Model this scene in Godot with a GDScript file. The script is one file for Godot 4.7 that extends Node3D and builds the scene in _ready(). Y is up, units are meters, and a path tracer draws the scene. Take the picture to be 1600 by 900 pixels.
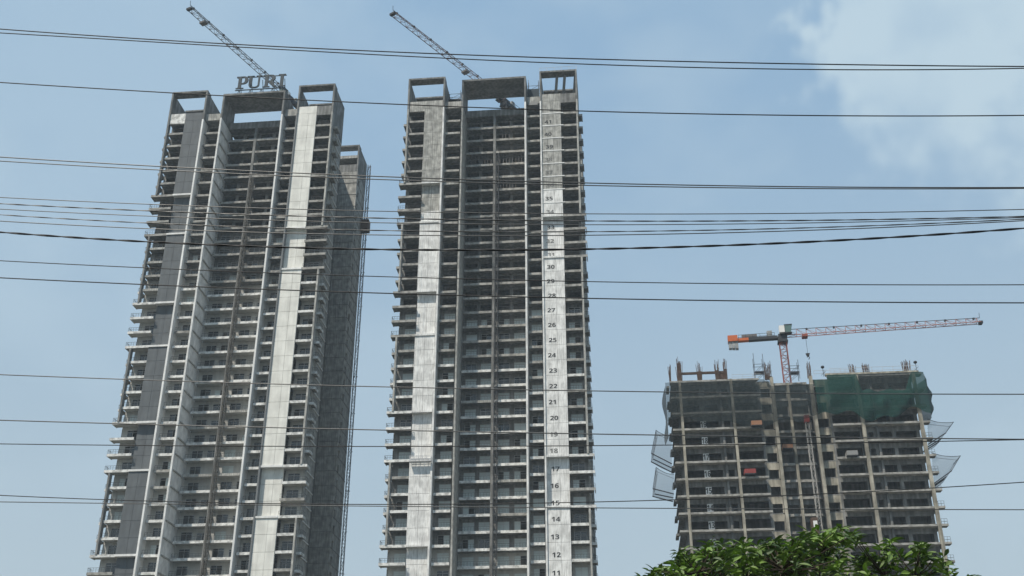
extends Node3D
# Two finished-frame apartment towers and a third under construction behind overhead cables.
# World: facades face +z, x runs along them, the viewer stands near the origin.

var rng := RandomNumberGenerator.new()
var M := {}
var cache := {}
const FH := 3.15          # storey height of the two tall towers

# ---------------------------------------------------------------- mesh builder
class MB:
	var v := PackedVector3Array()
	var n := PackedVector3Array()
	func tri(a: Vector3, b: Vector3, c: Vector3) -> void:
		var k := (c - a).cross(b - a).normalized()
		v.append(a); v.append(b); v.append(c)
		n.append(k); n.append(k); n.append(k)
	func quad(a: Vector3, b: Vector3, c: Vector3, d: Vector3) -> void:
		tri(a, b, c)
		tri(a, c, d)
	func hexa(p: Array) -> void:      # 0-3 bottom ring, 4-7 top ring, both counter-clockwise from above
		quad(p[4], p[7], p[6], p[5])
		quad(p[0], p[1], p[2], p[3])
		for i in 4:
			var j := (i + 1) % 4
			quad(p[i], p[i + 4], p[j + 4], p[j])
	func box(x0: float, x1: float, y0: float, y1: float, z0: float, z1: float) -> void:
		var a := minf(z0, z1)
		var b := maxf(z0, z1)
		hexa([Vector3(x0, y0, b), Vector3(x1, y0, b), Vector3(x1, y0, a), Vector3(x0, y0, a), Vector3(x0, y1, b), Vector3(x1, y1, b), Vector3(x1, y1, a), Vector3(x0, y1, a)])
	func bar(a: Vector3, b: Vector3, w: float, h := -1.0) -> void:
		var hh := w if h < 0.0 else h
		var d := (b - a).normalized()
		var s := d.cross(Vector3.UP)
		if s.length() < 0.01:
			s = d.cross(Vector3.RIGHT)
		s = s.normalized()
		var u := s.cross(d).normalized()
		var q := [s * w * 0.5, u * hh * 0.5]
		var r := [-q[0] - q[1], q[0] - q[1], q[0] + q[1], -q[0] + q[1]]
		var p := []
		for c in r: p.append(a + c)
		for c in r: p.append(b + c)
		hexa(p)
	func tube(pts: Array, r: float, sides := 6, r_end := -1.0) -> void:
		var last := []
		for i in pts.size():
			var t: Vector3 = (pts[mini(i + 1, pts.size() - 1)] - pts[maxi(i - 1, 0)]).normalized()
			var s := t.cross(Vector3(0.13, 0.97, 0.21)).normalized()
			var u := t.cross(s)
			var rr: float = r if r_end < 0.0 else lerpf(r, r_end, float(i) / (pts.size() - 1))
			var ring := []
			for k in sides:
				var an := TAU * k / sides
				ring.append(pts[i] + (s * cos(an) + u * sin(an)) * rr)
			if last:
				for k in sides:
					var j := (k + 1) % sides
					quad(last[k], ring[k], ring[j], last[j])
			last = ring
	# square lattice mast between two heights (local y)
	func mast(cx: float, cz: float, y0: float, y1: float, w: float, bay: float, chord: float, brace: float) -> void:
		var h := w * 0.5
		var c := [Vector2(-h, h), Vector2(h, h), Vector2(h, -h), Vector2(-h, -h)]
		for k in c:
			bar(Vector3(cx + k.x, y0, cz + k.y), Vector3(cx + k.x, y1, cz + k.y), chord)
		var y := y0
		var flip := false
		while y < y1 - 0.01:
			var t := minf(y + bay, y1)
			for i in 4:
				var a: Vector2 = c[i]
				var b: Vector2 = c[(i + 1) % 4]
				bar(Vector3(cx + a.x, y, cz + a.y), Vector3(cx + b.x, y, cz + b.y), brace)
				if flip:
					bar(Vector3(cx + a.x, y, cz + a.y), Vector3(cx + b.x, t, cz + b.y), brace)
				else:
					bar(Vector3(cx + b.x, y, cz + b.y), Vector3(cx + a.x, t, cz + a.y), brace)
			flip = not flip
			y = t
	func mesh() -> ArrayMesh:
		var arr := []
		arr.resize(Mesh.ARRAY_MAX)
		arr[Mesh.ARRAY_VERTEX] = v
		arr[Mesh.ARRAY_NORMAL] = n
		var m := ArrayMesh.new()
		m.add_surface_from_arrays(Mesh.PRIMITIVE_TRIANGLES, arr)
		return m

# ---------------------------------------------------------------- node helpers
func part(parent: Node3D, called: String, mesh: Mesh, m: Material, at := Vector3.ZERO) -> MeshInstance3D:
	var o := MeshInstance3D.new()
	o.name = called
	o.mesh = mesh
	o.material_override = m
	o.position = at
	parent.add_child(o, true)
	return o

func bx(parent: Node3D, called: String, x0: float, x1: float, y0: float, y1: float, z0: float, z1: float, m: Material) -> MeshInstance3D:
	var s := Vector3(absf(x1 - x0), absf(y1 - y0), absf(z1 - z0))
	var key := "box%.3f,%.3f,%.3f" % [s.x, s.y, s.z]
	if not cache.has(key):
		var b := BoxMesh.new()
		b.size = s
		cache[key] = b
	return part(parent, called, cache[key], m, Vector3((x0 + x1) * 0.5, (y0 + y1) * 0.5, (z0 + z1) * 0.5))

func thing(called: String, label: String, category: String, at := Vector3.ZERO, group := "", turn := 0.0) -> Node3D:
	var o := Node3D.new()
	o.name = numbered(called)
	add_child(o)
	o.position = at
	o.rotation.y = turn
	tag(o, label, category, group)
	return o

func numbered(called: String) -> String:
	if not has_node(NodePath(called)):
		return called
	var k := 1
	while has_node(NodePath("%s_%03d" % [called, k])):
		k += 1
	return "%s_%03d" % [called, k]

func tag(o: Node, label: String, category: String, group := "") -> void:
	o.set_meta("label", label)
	o.set_meta("category", category)
	if group:
		o.set_meta("group", group)

# ---------------------------------------------------------------- materials
func noise_tex(sd: int, freq: float, lo: float, hi: float, oct := 4, w := 512, h := 512, mid := 0.5) -> ImageTexture:
	var f := FastNoiseLite.new()
	f.seed = sd
	f.noise_type = FastNoiseLite.TYPE_SIMPLEX_SMOOTH
	f.frequency = freq
	f.fractal_octaves = oct
	f.fractal_gain = 0.55
	var im := f.get_seamless_image(w, h)
	im.convert(Image.FORMAT_L8)
	var d := im.get_data()
	var lut := PackedByteArray()
	lut.resize(256)
	for i in 256:
		var t := clampf((i / 255.0 - mid) * 1.5 + 0.5, 0.0, 1.0)
		lut[i] = int(255.0 * lerpf(lo, hi, t * t * (3.0 - 2.0 * t)))
	for i in d.size():
		d[i] = lut[d[i]]
	var out := Image.create_from_data(w, h, false, Image.FORMAT_L8, d)
	out.convert(Image.FORMAT_RGB8)
	return ImageTexture.create_from_image(out)

func lin(r: float, g: float, b: float, a := 1.0) -> Color:
	var c := Color(r, g, b).linear_to_srgb()
	c.a = a
	return c

func mat(called: String, c: Color, rough := 0.9, tex: Texture2D = null, scale := Vector3.ONE, fine: Texture2D = null, fscale := Vector3.ONE) -> StandardMaterial3D:
	var m := StandardMaterial3D.new()
	m.resource_name = called
	m.albedo_color = c
	m.roughness = rough
	m.metallic_specular = 0.35
	if tex:
		m.albedo_texture = tex
		m.uv1_triplanar = true
		m.uv1_world_triplanar = true
		m.uv1_scale = scale
	if fine:
		m.detail_enabled = true
		m.detail_albedo = fine
		m.detail_blend_mode = BaseMaterial3D.BLEND_MODE_MUL
		m.detail_uv_layer = BaseMaterial3D.DETAIL_UV_2
		m.uv2_triplanar = true
		m.uv2_world_triplanar = true
		m.uv2_scale = fscale
	M[called] = m
	return m

func make_materials() -> void:
	var streak := noise_tex(11, 0.012, 0.80, 1.0, 4)
	var soft := noise_tex(12, 0.010, 0.93, 1.0, 4)
	var blotch := noise_tex(13, 0.012, 0.80, 1.0, 4)
	var heavy := noise_tex(14, 0.016, 0.74, 1.0, 4, 512, 512, 0.42)
	var grain := noise_tex(15, 0.05, 0.80, 1.0, 3)
	var VS := Vector3(0.16, 0.018, 0.16)    # vertical run-off streaks
	var BS := Vector3(0.05, 0.05, 0.05)
	mat("concrete", lin(0.28, 0.28, 0.27), 0.92, streak, VS, blotch, BS)
	mat("number_faded", lin(0.16, 0.16, 0.155), 0.9)
	mat("sheeting_blue", lin(0.035, 0.055, 0.07), 0.7, grain, Vector3.ONE)
	mat("crane_russet", lin(0.25, 0.165, 0.15), 0.6, grain, Vector3.ONE)
	mat("concrete_warm", lin(0.45, 0.42, 0.345), 0.9, streak, VS, blotch, BS)
	mat("concrete_pale", lin(0.52, 0.515, 0.48), 0.9, streak, Vector3(0.5, 0.03, 0.5), blotch, BS * 1.7)
	mat("plaster", lin(0.50, 0.50, 0.475), 0.9, soft, VS, soft, BS)
	mat("white_paint", lin(0.84, 0.84, 0.82), 0.75, soft, VS, soft, BS)
	mat("white_worn", lin(0.84, 0.84, 0.82), 0.8, noise_tex(16, 0.016, 0.86, 1.0, 4, 512, 512, 0.40), Vector3(0.42, 0.045, 0.42), noise_tex(17, 0.012, 0.88, 1.0, 4), BS * 1.2)
	mat("cream_paint", lin(0.81, 0.805, 0.75), 0.75, soft, VS * 0.8, soft, BS)
	mat("fascia_worn", lin(0.82, 0.82, 0.79), 0.85, heavy, Vector3(0.10, 0.10, 0.10), soft, BS)
	mat("fascia_raw", lin(0.40, 0.39, 0.36), 0.9, heavy, Vector3(0.09, 0.09, 0.09), soft, BS)
	mat("dark_paint", lin(0.125, 0.138, 0.147), 0.7, soft, VS, soft, BS)
	mat("grey_paint", lin(0.17, 0.18, 0.185), 0.75, soft, VS)
	mat("number_paint", lin(0.04, 0.04, 0.042), 0.8)
	mat("rail_metal", lin(0.06, 0.065, 0.07), 0.6)
	mat("rail_pale", lin(0.45, 0.46, 0.47), 0.5)
	mat("frame_metal", lin(0.10, 0.105, 0.11), 0.5)
	mat("frame_pale", lin(0.42, 0.43, 0.43), 0.5)
	mat("scaffold_steel", lin(0.09, 0.10, 0.12), 0.6)
	mat("mast_pale", lin(0.36, 0.35, 0.33), 0.7)
	mat("mast_grime", lin(0.10, 0.095, 0.085), 0.8, grain, Vector3.ONE)
	mat("rust_steel", lin(0.12, 0.075, 0.055), 0.85, grain, Vector3.ONE)
	mat("formwork_wood", lin(0.085, 0.055, 0.042), 0.85, blotch, BS * 3.0)
	mat("sign_metal", lin(0.022, 0.036, 0.046), 0.65)
	mat("cable", lin(0.018, 0.02, 0.024), 0.6)
	mat("cable_grey", lin(0.07, 0.075, 0.08), 0.45)
	mat("crane_red", lin(0.30, 0.085, 0.06), 0.6, grain, Vector3.ONE)
	mat("crane_orange", lin(0.62, 0.15, 0.045), 0.6, grain, Vector3.ONE)
	mat("crane_pale", lin(0.46, 0.20, 0.17), 0.6, grain, Vector3.ONE)
	mat("crane_grey", lin(0.20, 0.185, 0.18), 0.6, grain, Vector3.ONE)
	mat("crane_dark", lin(0.035, 0.037, 0.042), 0.6)
	mat("crane_white", lin(0.70, 0.70, 0.68), 0.5)
	mat("cab_glass", lin(0.10, 0.16, 0.15), 0.1)
	mat("weight_concrete", lin(0.36, 0.37, 0.37), 0.9, blotch, BS * 2.0)
	mat("red_sheet", lin(0.30, 0.055, 0.05), 0.7, grain, Vector3.ONE)
	mat("orange_sheet", lin(0.36, 0.18, 0.10), 0.7, grain, Vector3.ONE)
	mat("grey_sheet", lin(0.30, 0.30, 0.29), 0.7, grain, Vector3.ONE)
	var gf := mat("film_glass", lin(0.50, 0.57, 0.56), 0.12)
	gf.metallic_specular = 0.5
	var gd := mat("dark_glass", lin(0.022, 0.027, 0.03), 0.08)
	gd.metallic_specular = 0.6
	for q in [["green_net", lin(0.008, 0.046, 0.038, 0.82)], ["dark_net", lin(0.022, 0.032, 0.034, 0.55)], ["dense_net", lin(0.025, 0.033, 0.035, 0.88)], ["grey_net", lin(0.12, 0.14, 0.16, 0.40)]]:
		var g := mat(q[0], q[1], 0.95)
		g.transparency = BaseMaterial3D.TRANSPARENCY_ALPHA
		g.cull_mode = BaseMaterial3D.CULL_DISABLED
	mat("ground_dust", lin(0.115, 0.11, 0.08), 1.0, blotch, Vector3(0.02, 0.02, 0.02), blotch, Vector3(0.3, 0.3, 0.3))
	mat("bark", lin(0.07, 0.055, 0.042), 0.95, blotch, Vector3(2, 0.6, 2))
	for q in [["leaf_dark", lin(0.036, 0.066, 0.016)], ["leaf_mid", lin(0.078, 0.128, 0.022)], ["leaf_young", lin(0.115, 0.19, 0.032)]]:
		var l := mat(q[0], q[1], 0.58)
		l.cull_mode = BaseMaterial3D.CULL_DISABLED
		l.metallic_specular = 0.5
		l.backlight_enabled = true
		l.backlight = Color(q[1].r * 0.6, q[1].g * 0.7, q[1].b * 0.3)

# ---------------------------------------------------------------- sky
func make_sky() -> Sky:
	var w := 2048
	var h := 1024
	var im := Image.create(w, h, false, Image.FORMAT_RGBF)
	var big := FastNoiseLite.new()
	big.seed = 5
	big.frequency = 1.1
	big.fractal_octaves = 5
	big.fractal_gain = 0.52
	var wisp := FastNoiseLite.new()
	wisp.seed = 9
	wisp.frequency = 2.2
	wisp.fractal_octaves = 4
	var bank := Vector3(0.3002, 0.5893, -0.7501).normalized()   # the one cloud bank that stands high to the right
	var haze_bank := Vector3(-0.4162, 0.5940, -0.6884).normalized()   # thin veil high to the left
	for j in h:
		var th := PI * (j + 0.5) / h
		var y := cos(th)
		var s := sin(th)
		var e := clampf(y, 0.0, 1.0)
		var base := Color(0.47, 0.575, 0.635).lerp(Color(0.265, 0.42, 0.60), smoothstep(0.0, 0.72, e))
		base = base.lerp(Color(0.20, 0.35, 0.56), smoothstep(0.7, 1.0, e))
		if y < -0.02:
			base = Color(0.24, 0.23, 0.21)
		if y < 0.04:
			for i in w:
				im.set_pixel(i, j, base)
			continue
		for i in w:
			var ph := TAU * (i + 0.5) / w
			var d := Vector3(sin(ph) * s, y, -cos(ph) * s)
			var p := Vector3(d.x, d.y * 1.6, d.z) * 3.0
			var a := big.get_noise_3dv(p)
			var veil := smoothstep(-0.10, 0.55, a + 0.25 * wisp.get_noise_3dv(Vector3(d.x * 1.5, d.y * 4.0, d.z * 1.5)))
			var c := base.lerp(Color(0.47, 0.60, 0.70), veil * 0.32)
			var off := d.distance_to(bank)
			if off < 0.6:
				var edge := 0.150 + 0.05 * big.get_noise_3dv(d * 6.0) + 0.05 * wisp.get_noise_3dv(d * 7.0) + 0.03 * wisp.get_noise_3dv(d * 19.0)
				var k := smoothstep(edge, edge - 0.04 - 0.07 * smoothstep(0.60, 0.52, d.y), off * (1.0 - 0.45 * smoothstep(0.0, 0.1, d.x - bank.x))) * (0.95 + 0.45 * wisp.get_noise_3dv(d * 5.0))
				c = c.lerp(Color(0.55, 0.68, 0.755), clampf(k, 0.0, 1.0) * 0.75)
			var thin := smoothstep(0.34, 0.05, d.distance_to(haze_bank) + 0.12 * wisp.get_noise_3dv(d * 4.0))
			c = c.lerp(Color(0.46, 0.60, 0.71), thin * 0.45)
			im.set_pixel(i, j, c)
	var pm := PanoramaSkyMaterial.new()
	pm.panorama = ImageTexture.create_from_image(im)
	var sky := Sky.new()
	sky.sky_material = pm
	return sky

# ---------------------------------------------------------------- building pieces
func wall_mesh(w: float, h: float, holes: Array, t := 0.2) -> Mesh:
	var key := "wall%.2f,%.2f,%s" % [w, h, str(holes)]
	if not cache.has(key):
		var b := MB.new()
		var x := 0.0
		for o in holes:      # [x0, x1, y0, y1]
			if o[0] > x + 0.01:
				b.box(x, o[0], 0, h, -t, 0)
			if o[2] > 0.01:
				b.box(o[0], o[1], 0, o[2], -t, 0)
			if o[3] < h - 0.01:
				b.box(o[0], o[1], o[3], h, -t, 0)
			x = o[1]
		if x < w - 0.01:
			b.box(x, w, 0, h, -t, 0)
		cache[key] = b.mesh()
	return cache[key]

func window(parent: Node3D, x0: float, x1: float, y0: float, y1: float, z: float, state: int, frame: Material, glass: Material) -> void:
	var w := x1 - x0
	var h := y1 - y0
	var key := "win%.2f,%.2f,%d" % [w, h, state]
	if not cache.has(key):
		var f := MB.new()
		var t := 0.07
		f.box(0, w, 0, t, -0.1, 0)
		f.box(0, w, h - t, h, -0.1, 0)
		f.box(0, t, t, h - t, -0.1, 0)
		f.box(w - t, w, t, h - t, -0.1, 0)
		f.box(w * 0.5 - t * 0.5, w * 0.5 + t * 0.5, t, h - t, -0.09, -0.01)
		if h > 1.8:
			f.box(t, w - t, h * 0.78, h * 0.78 + 0.06, -0.085, -0.015)
		var g := MB.new()
		var m := w * 0.5
		if state != 1:
			g.box(t, m - t * 0.5, t, h - t, -0.06, -0.045)
		if state != 2:
			g.box(m + t * 0.5, w - t, t, h - t, -0.06, -0.045)
		cache[key] = [f.mesh(), g.mesh()]
	var o := part(parent, "window", cache[key][0], frame, Vector3(x0, y0, z))
	part(o, "pane", cache[key][1], glass)

func railing_mesh(w: float, side: float) -> Mesh:      # side: +-depth of a return at the left or right end
	var key := "rail%.2f,%.2f" % [w, side]
	if not cache.has(key):
		var b := MB.new()
		b.box(0, w, 0.78, 0.83, -0.05, 0)
		b.box(0, w, 0.40, 0.43, -0.04, -0.01)
		var k := maxi(2, int(round(w / 0.55)))
		for i in k + 1:
			var x := (w - 0.04) * i / k
			b.box(x, x + 0.035, 0, 0.78, -0.045, -0.005)
		if side != 0.0:
			var sx := 0.0 if side < 0.0 else w - 0.05
			b.box(sx, sx + 0.05, 0.78, 0.83, -absf(side), -0.05)
			for i in 4:
				var z := -absf(side) * (i + 1) / 4.0
				b.box(sx, sx + 0.035, 0, 0.78, z, z + 0.035)
		cache[key] = b.mesh()
	return cache[key]

func balcony_mesh(w: float, depth: float, side: int) -> Mesh:   # origin at the front left corner, floor line y = 0
	var key := "balc%.2f,%.2f,%d" % [w, depth, side]
	if not cache.has(key):
		var b := MB.new()
		b.box(0, w, -0.27, 0.23, -0.14, 0)
		if side == -1:
			b.box(0, 0.14, -0.27, 0.23, -depth, -0.142)
		elif side == 1:
			b.box(w - 0.14, w, -0.27, 0.23, -depth, -0.142)
		cache[key] = b.mesh()
	return cache[key]

func deck_mesh(w: float, depth: float) -> Mesh:
	var key := "deck%.2f,%.2f" % [w, depth]
	if not cache.has(key):
		var b := MB.new()
		b.box(0.005, w - 0.005, -0.17, 0.02, -depth, -0.1415)
		cache[key] = b.mesh()
	return cache[key]

func text_mesh(s: String, height: float, depth: float, serif := false) -> TextMesh:
	var key := "text%s%.2f" % [s, height]
	if not cache.has(key):
		var f := SystemFont.new()
		f.font_names = PackedStringArray(["Droid Serif" if serif else "Droid Sans"])
		f.font_weight = 700
		var t := TextMesh.new()
		t.font = f
		t.text = s
		t.font_size = 64
		t.pixel_size = height / (0.72 * 64.0)
		t.depth = depth
		cache[key] = t
	return cache[key]

const BANDS_LEFT := [37, 34, 29, 26, 21, 18, 13, 10]
const OUT_LEFT := [36, 35, 28, 27, 20, 19, 12, 11]
const BANDS_RIGHT := [34, 31, 18, 15]
const OUT_RIGHT := [33, 32, 17, 16]

# One of the two tall towers. y0: level of storey 0; s: how far it is finished
func tall_tower(at: Vector3, y0: float, s: Dictionary) -> Node3D:
	var t := thing("apartment_tower", s.label, "building", at, "tall apartment towers")
	var first := 9
	var top := 42
	var roof := y0 + FH * 43
	var Y := func(n: int) -> float: return y0 + FH * n
	var ybase: float = Y.call(first) - 0.4
	# --- floor plate shape shared by all storeys
	var fp := MB.new()
	fp.box(0.3, 11.84, -0.18, 0.02, -8.28, -2.61)
	fp.box(12.21, 25.39, -0.18, 0.02, -8.28, -6.21)
	fp.box(25.76, 36.45, -0.18, 0.02, -8.28, -2.61)
	var plate := fp.mesh()
	# --- bays: name, x0, x1, slab front, wall plane, openings when finished, openings when raw
	var bays := [
		["A", 0.37, 3.78, -0.25, -2.2],
		["B", 8.30, 11.50, -0.75, -2.6],
		["C", 12.45, 18.25, -4.2, -6.2],
		["D", 18.85, 25.38, -4.2, -6.2],
		["E", 25.95, 28.55, -0.75, -2.6],
		["F", 33.12, 36.38, -0.25, -2.2]]
	var walls := {"A": [0.26, 3.78], "B": [8.11, 11.84], "C": [12.21, 18.52], "D": [18.53, 25.39], "E": [25.76, 28.69], "F": [33.12, 36.45]}
	var done := {"A": [[1.0, 3.2]], "B": [[0.9, 3.1]], "C": [[0.75, 2.95], [3.75, 5.95]], "D": [[0.9, 3.1], [4.0, 6.3]], "E": [[0.55, 2.6]], "F": [[0.5, 2.8]]}
	var raw := {"A": [[0.5, 3.4]], "B": [[0.4, 3.4]], "C": [[0.3, 2.8], [3.5, 6.0]], "D": [[0.5, 3.1], [3.8, 6.5]], "E": [[0.3, 2.7]], "F": [[0.3, 3.0]]}
	for n in range(first, top + 1):
		var y: float = Y.call(n)
		var finished: bool = n <= s.windows_to
		var fascia: Material = M[s.fascia] if n <= s.paint_to else M["fascia_raw"]
		if finished and n > s.paint_to - 4 and rng.randf() < 0.35:
			fascia = M["fascia_raw"]
		part(t, "floor_slab", plate, M["concrete"], Vector3(0, y, 0))
		for b in bays:
			var k: String = b[0]
			var x0: float = b[1]
			var x1: float = b[2]
			var zf: float = b[3]
			var side := 0
			if k == "A" and (n in OUT_LEFT or n in BANDS_LEFT):
				x0 = -1.0
				zf = -0.04
				side = -1
			if k == "F" and (n in OUT_RIGHT or n in BANDS_RIGHT):
				x1 = 37.75
				zf = -0.04
				side = 1
			var fm: Material = fascia
			if rng.randf() < 0.13:
				fm = M["fascia_raw"] if rng.randf() < 0.5 else M["concrete_pale"]
			var bo := part(t, "balcony", balcony_mesh(x1 - x0, zf - b[4] - 0.01, side), fm, Vector3(x0, y, zf))
			part(bo, "deck", deck_mesh(x1 - x0 - (0.3 if side != 0 else 0.0), zf - b[4] - 0.01), M[s.soffit] if n <= s.plaster_to else M["concrete"], Vector3(0.15 if side < 0 else 0.0, 0, 0))
			if rng.randf() < (0.88 if finished else 0.25):
				part(bo, "railing", railing_mesh(x1 - x0 - 0.1, side * 1.6), M["rail_metal"], Vector3(0.05, 0.23, -0.04))
			# wall behind the balcony
			var wx0: float = walls[k][0]
			var wx1: float = walls[k][1]
			var holes := []
			for o in (done if finished else raw)[k]:
				var hi := 2.35
				if not finished:
					hi = 2.55
				elif s.small_windows and (k == "C" or k == "D") and o[0] > 3.0 and rng.randf() < 0.45:
					hi = 2.1
				holes.append([o[0], o[1], 0.0 if not s.small_windows or not finished else 0.12, hi])
			if finished and s.small_windows and rng.randf() < 0.3 and holes.size() == 2:
				holes.remove_at(1)
			part(t, "wall_panel", wall_mesh(wx1 - wx0, 2.94, holes), (M[s.wall] if n <= s.plaster_to else M["concrete"]) if finished else M["concrete"], Vector3(wx0, y + 0.025, b[4]))
			if finished:
				for o in holes:
					var st := rng.randi_range(0, 5)
					var gl: Material = M["film_glass"] if rng.randf() < s.film else M["dark_glass"]
					window(t, wx0 + o[0], wx0 + o[1], y + 0.03 + o[2], y + 0.02 + o[3], b[4] - 0.04, 1 if st == 1 else (2 if st == 2 else 0), M[s.frame], gl)
		# small balconies on both flanks
		if not (n in OUT_LEFT or n in BANDS_LEFT):
			var sb := part(t, "side_balcony", balcony_mesh(0.95, 2.3, -1), fascia, Vector3(-0.9, y - 0.06, -1.25))
			part(sb, "deck", deck_mesh(0.80, 2.29), M["concrete"], Vector3(0.145, 0, 0))
			if finished:
				part(sb, "railing", railing_mesh(0.85, -2.1), M["rail_metal"], Vector3(0.03, 0.23, -0.04))
		if not (n in OUT_RIGHT or n in BANDS_RIGHT):
			var sb := part(t, "side_balcony", balcony_mesh(0.95, 2.3, 1), fascia, Vector3(36.7, y - 0.06, -1.25))
			part(sb, "deck", deck_mesh(0.80, 2.29), M["concrete"], Vector3(0.0, 0, 0))
			if finished:
				part(sb, "railing", railing_mesh(0.85, 2.1), M["rail_metal"], Vector3(0.03, 0.23, -0.04))
		# flank walls, a panel and a ledge a storey
		bx(t, "flank_panel", 0.04, 0.25, y + 0.06, y + FH - 0.06, -8.28, -2.42, M["concrete"])
		bx(t, "flank_panel", 36.46, 36.70, y + 0.06, y + FH - 0.06, -8.28, -2.42, M["concrete_pale"])
		bx(t, "ledge", 36.46, 36.84, y - 0.16, y + 0.055, -8.3, -3.56, M["white_paint"])
		if s.return_ledge:
			bx(t, "ledge", 12.205, 12.40, y - 0.20, y + 0.05, -4.19, -0.2, M["concrete_pale"])
		# the two closed strips, two cast panels a storey each
		for st in 2:
			var xs: float = 3.79 if st == 0 else 29.01
			var xe: float = 7.74 if st == 0 else 33.11
			var set_back: bool = (n in OUT_LEFT) if st == 0 else (n in OUT_RIGHT)
			if st == 0 and n in [34, 26, 18, 10]:
				set_back = true
			if st == 1 and n in [31, 15]:
				set_back = true
			var zf := -0.95 if set_back else -0.12
			var sm: Material = M[s.strip_left] if st == 0 else M[s.strip_right]
			if n >= s.strip_raw_from[st]:
				sm = M["concrete_pale"]
			var mid := (xs + xe) * 0.5 + (0.35 if st == 1 else 0.0)
			bx(t, "panel", xs, mid - 0.02, y + 0.03, y + FH - 0.02, zf - 0.25, zf, sm)
			bx(t, "panel", mid + 0.02, xe, y + 0.03, y + FH - 0.02, zf - 0.25, zf - 0.006, sm)
			if st == 1 and s.strip_raw_from[1] < 50 and n >= 31 and not set_back:
				bx(t, "painted_ledge", xs, xe + 0.5, y - 0.12, y + 0.10, zf - 0.1, zf + 0.06, M["white_paint"])
			# sealed joint behind the panels
			bx(t, "joint_backing", xs, xe, y - 0.02, y + FH - 0.03, zf - 0.45, zf - 0.26, sm)
	# --- projecting bands that frame the strips
	for n in BANDS_LEFT:
		if n >= first:
			bx(t, "band", 3.785, 7.745, Y.call(n) - 0.19, Y.call(n) + 0.19, -1.2, 0.06, M[s.band])
	for n in BANDS_RIGHT:
		bx(t, "band", 29.005, 33.115, Y.call(n) - 0.19, Y.call(n) + 0.19, -1.2, 0.06, M[s.band])
	# --- fins
	for g in [[37, 43], [29, 34], [21, 26], [13, 18]]:
		bx(t, "corner_fin", 0.0, 0.35, Y.call(g[0]) + 0.24, (Y.call(g[1]) - 0.28) if g[1] < 43 else roof, -0.95, 0.1, M[s.fin_corner])
	for g in [[34, 43], [18, 31], [9, 15]]:
		bx(t, "corner_fin", 36.4, 36.75, Y.call(g[0]) + 0.24, (Y.call(g[1]) - 0.28) if g[1] < 43 else roof, -0.95, 0.1, M[s.fin_corner_right])
	bx(t, "fin", 7.75, 8.1, 0, roof, -2.8, 0.14, M[s.fin])
	bx(t, "fin", 11.85, 12.2, 0, roof, -6.6, 0.25, M[s.fin_portal])
	bx(t, "fin", 25.4, 25.75, 0, roof, -6.6, 0.25, M[s.fin])
	bx(t, "fin", 28.7, 29.0, 0, roof, -2.8, 0.14, M[s.fin_strip])
	bx(t, "column", 18.28, 18.82, 0, roof, -4.75, -4.12, M["concrete"])
	# --- roof: parapets, open frames and the portal
	var R := roof - FH      # storey 42
	bx(t, "parapet", 0.36, 3.78, R + 2.5, R + 5.1, -0.6, -0.15, M["fascia_worn"] if s.small_windows else M["concrete_pale"])
	bx(t, "panel", 3.79, 7.74, roof + 0.03, R + 5.1, -0.4, -0.12, M[s.strip_left] if s.strip_raw_from[0] > 50 else M["concrete_pale"])
	bx(t, "panel", 29.01, 33.11, roof + 0.03, R + 5.0, -0.4, -0.12, M[s.strip_right] if s.strip_raw_from[1] > 50 else M["concrete_pale"])
	bx(t, "parapet", 8.11, 11.84, R + 3.3, R + 5.0, -1.1, -0.75, M["concrete_pale"])
	bx(t, "parapet", 12.21, 25.39, R + 3.1, R + 4.75, -4.6, -4.2, M["concrete"])
	bx(t, "parapet", 25.76, 28.69, R + 3.3, R + 5.0, -1.1, -0.75, M["concrete_pale"])
	bx(t, "parapet", 33.12, 36.39, R + 2.6, R + 4.95, -0.6, -0.15, M["concrete"])
	fp = MB.new()
	fp.box(0.36, 11.84, 0, 0.25, -8.28, -1.12)
	fp.box(12.21, 25.39, 0, 0.25, -8.28, -4.62)
	fp.box(25.76, 36.39, 0, 0.25, -8.28, -1.12)
	part(t, "roof_slab", fp.mesh(), M["concrete"], Vector3(0, roof, 0))
	var tops: Array = s.tops
	for f in [[0.0, 8.1, tops[0]], [28.7, 36.75, tops[2]]]:
		bx(t, "roof_frame_fin", f[0], f[0] + 0.35, roof + 0.001, R + f[2] - 0.4, -8.6, 0.1, M["concrete"])
		bx(t, "roof_frame_fin", f[1] - 0.35, f[1], (roof if f[0] < 1.0 else R + 0.3) + 0.001, R + f[2] - 0.4, -8.6, 0.1 if f[0] < 1.0 else -0.96, M["concrete"])
		if f[0] > 1.0:
			bx(t, "roof_frame_fin", f[1] - 0.35, f[1], roof + 0.001, R + f[2] - 0.4, -0.955, 0.1, M["concrete"])
		bx(t, "roof_frame_beam", f[0], f[1], R + f[2] - 0.4, R + f[2], -2.0, 0.1, M["concrete"])
		bx(t, "roof_frame_beam", f[0] + 0.36, f[1] - 0.36, R + f[2] - 0.38, R + f[2] - 0.02, -8.55, -6.8, M["concrete"])
	bx(t, "portal_wall", 11.85, 12.2, roof + 0.001, R + tops[1] - 0.45, -6.6, 0.25, M["concrete"])
	bx(t, "portal_wall", 25.4, 25.75, roof + 0.001, R + tops[1] - 0.45, -6.6, 0.25, M["concrete"])
	bx(t, "portal_roof", 11.85, 25.75, R + tops[1] - 0.45, R + tops[1], -6.6, 0.25, M["concrete"])
	# --- middle block and rear wing
	bx(t, "core_wall", 4.0, 32.6, 0, roof + 0.2, -23.7, -8.65, M["concrete"])
	bx(t, "back_wall", 0.04, 36.7, 0, roof - 0.01, -8.6, -8.3, M["concrete"])
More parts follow.
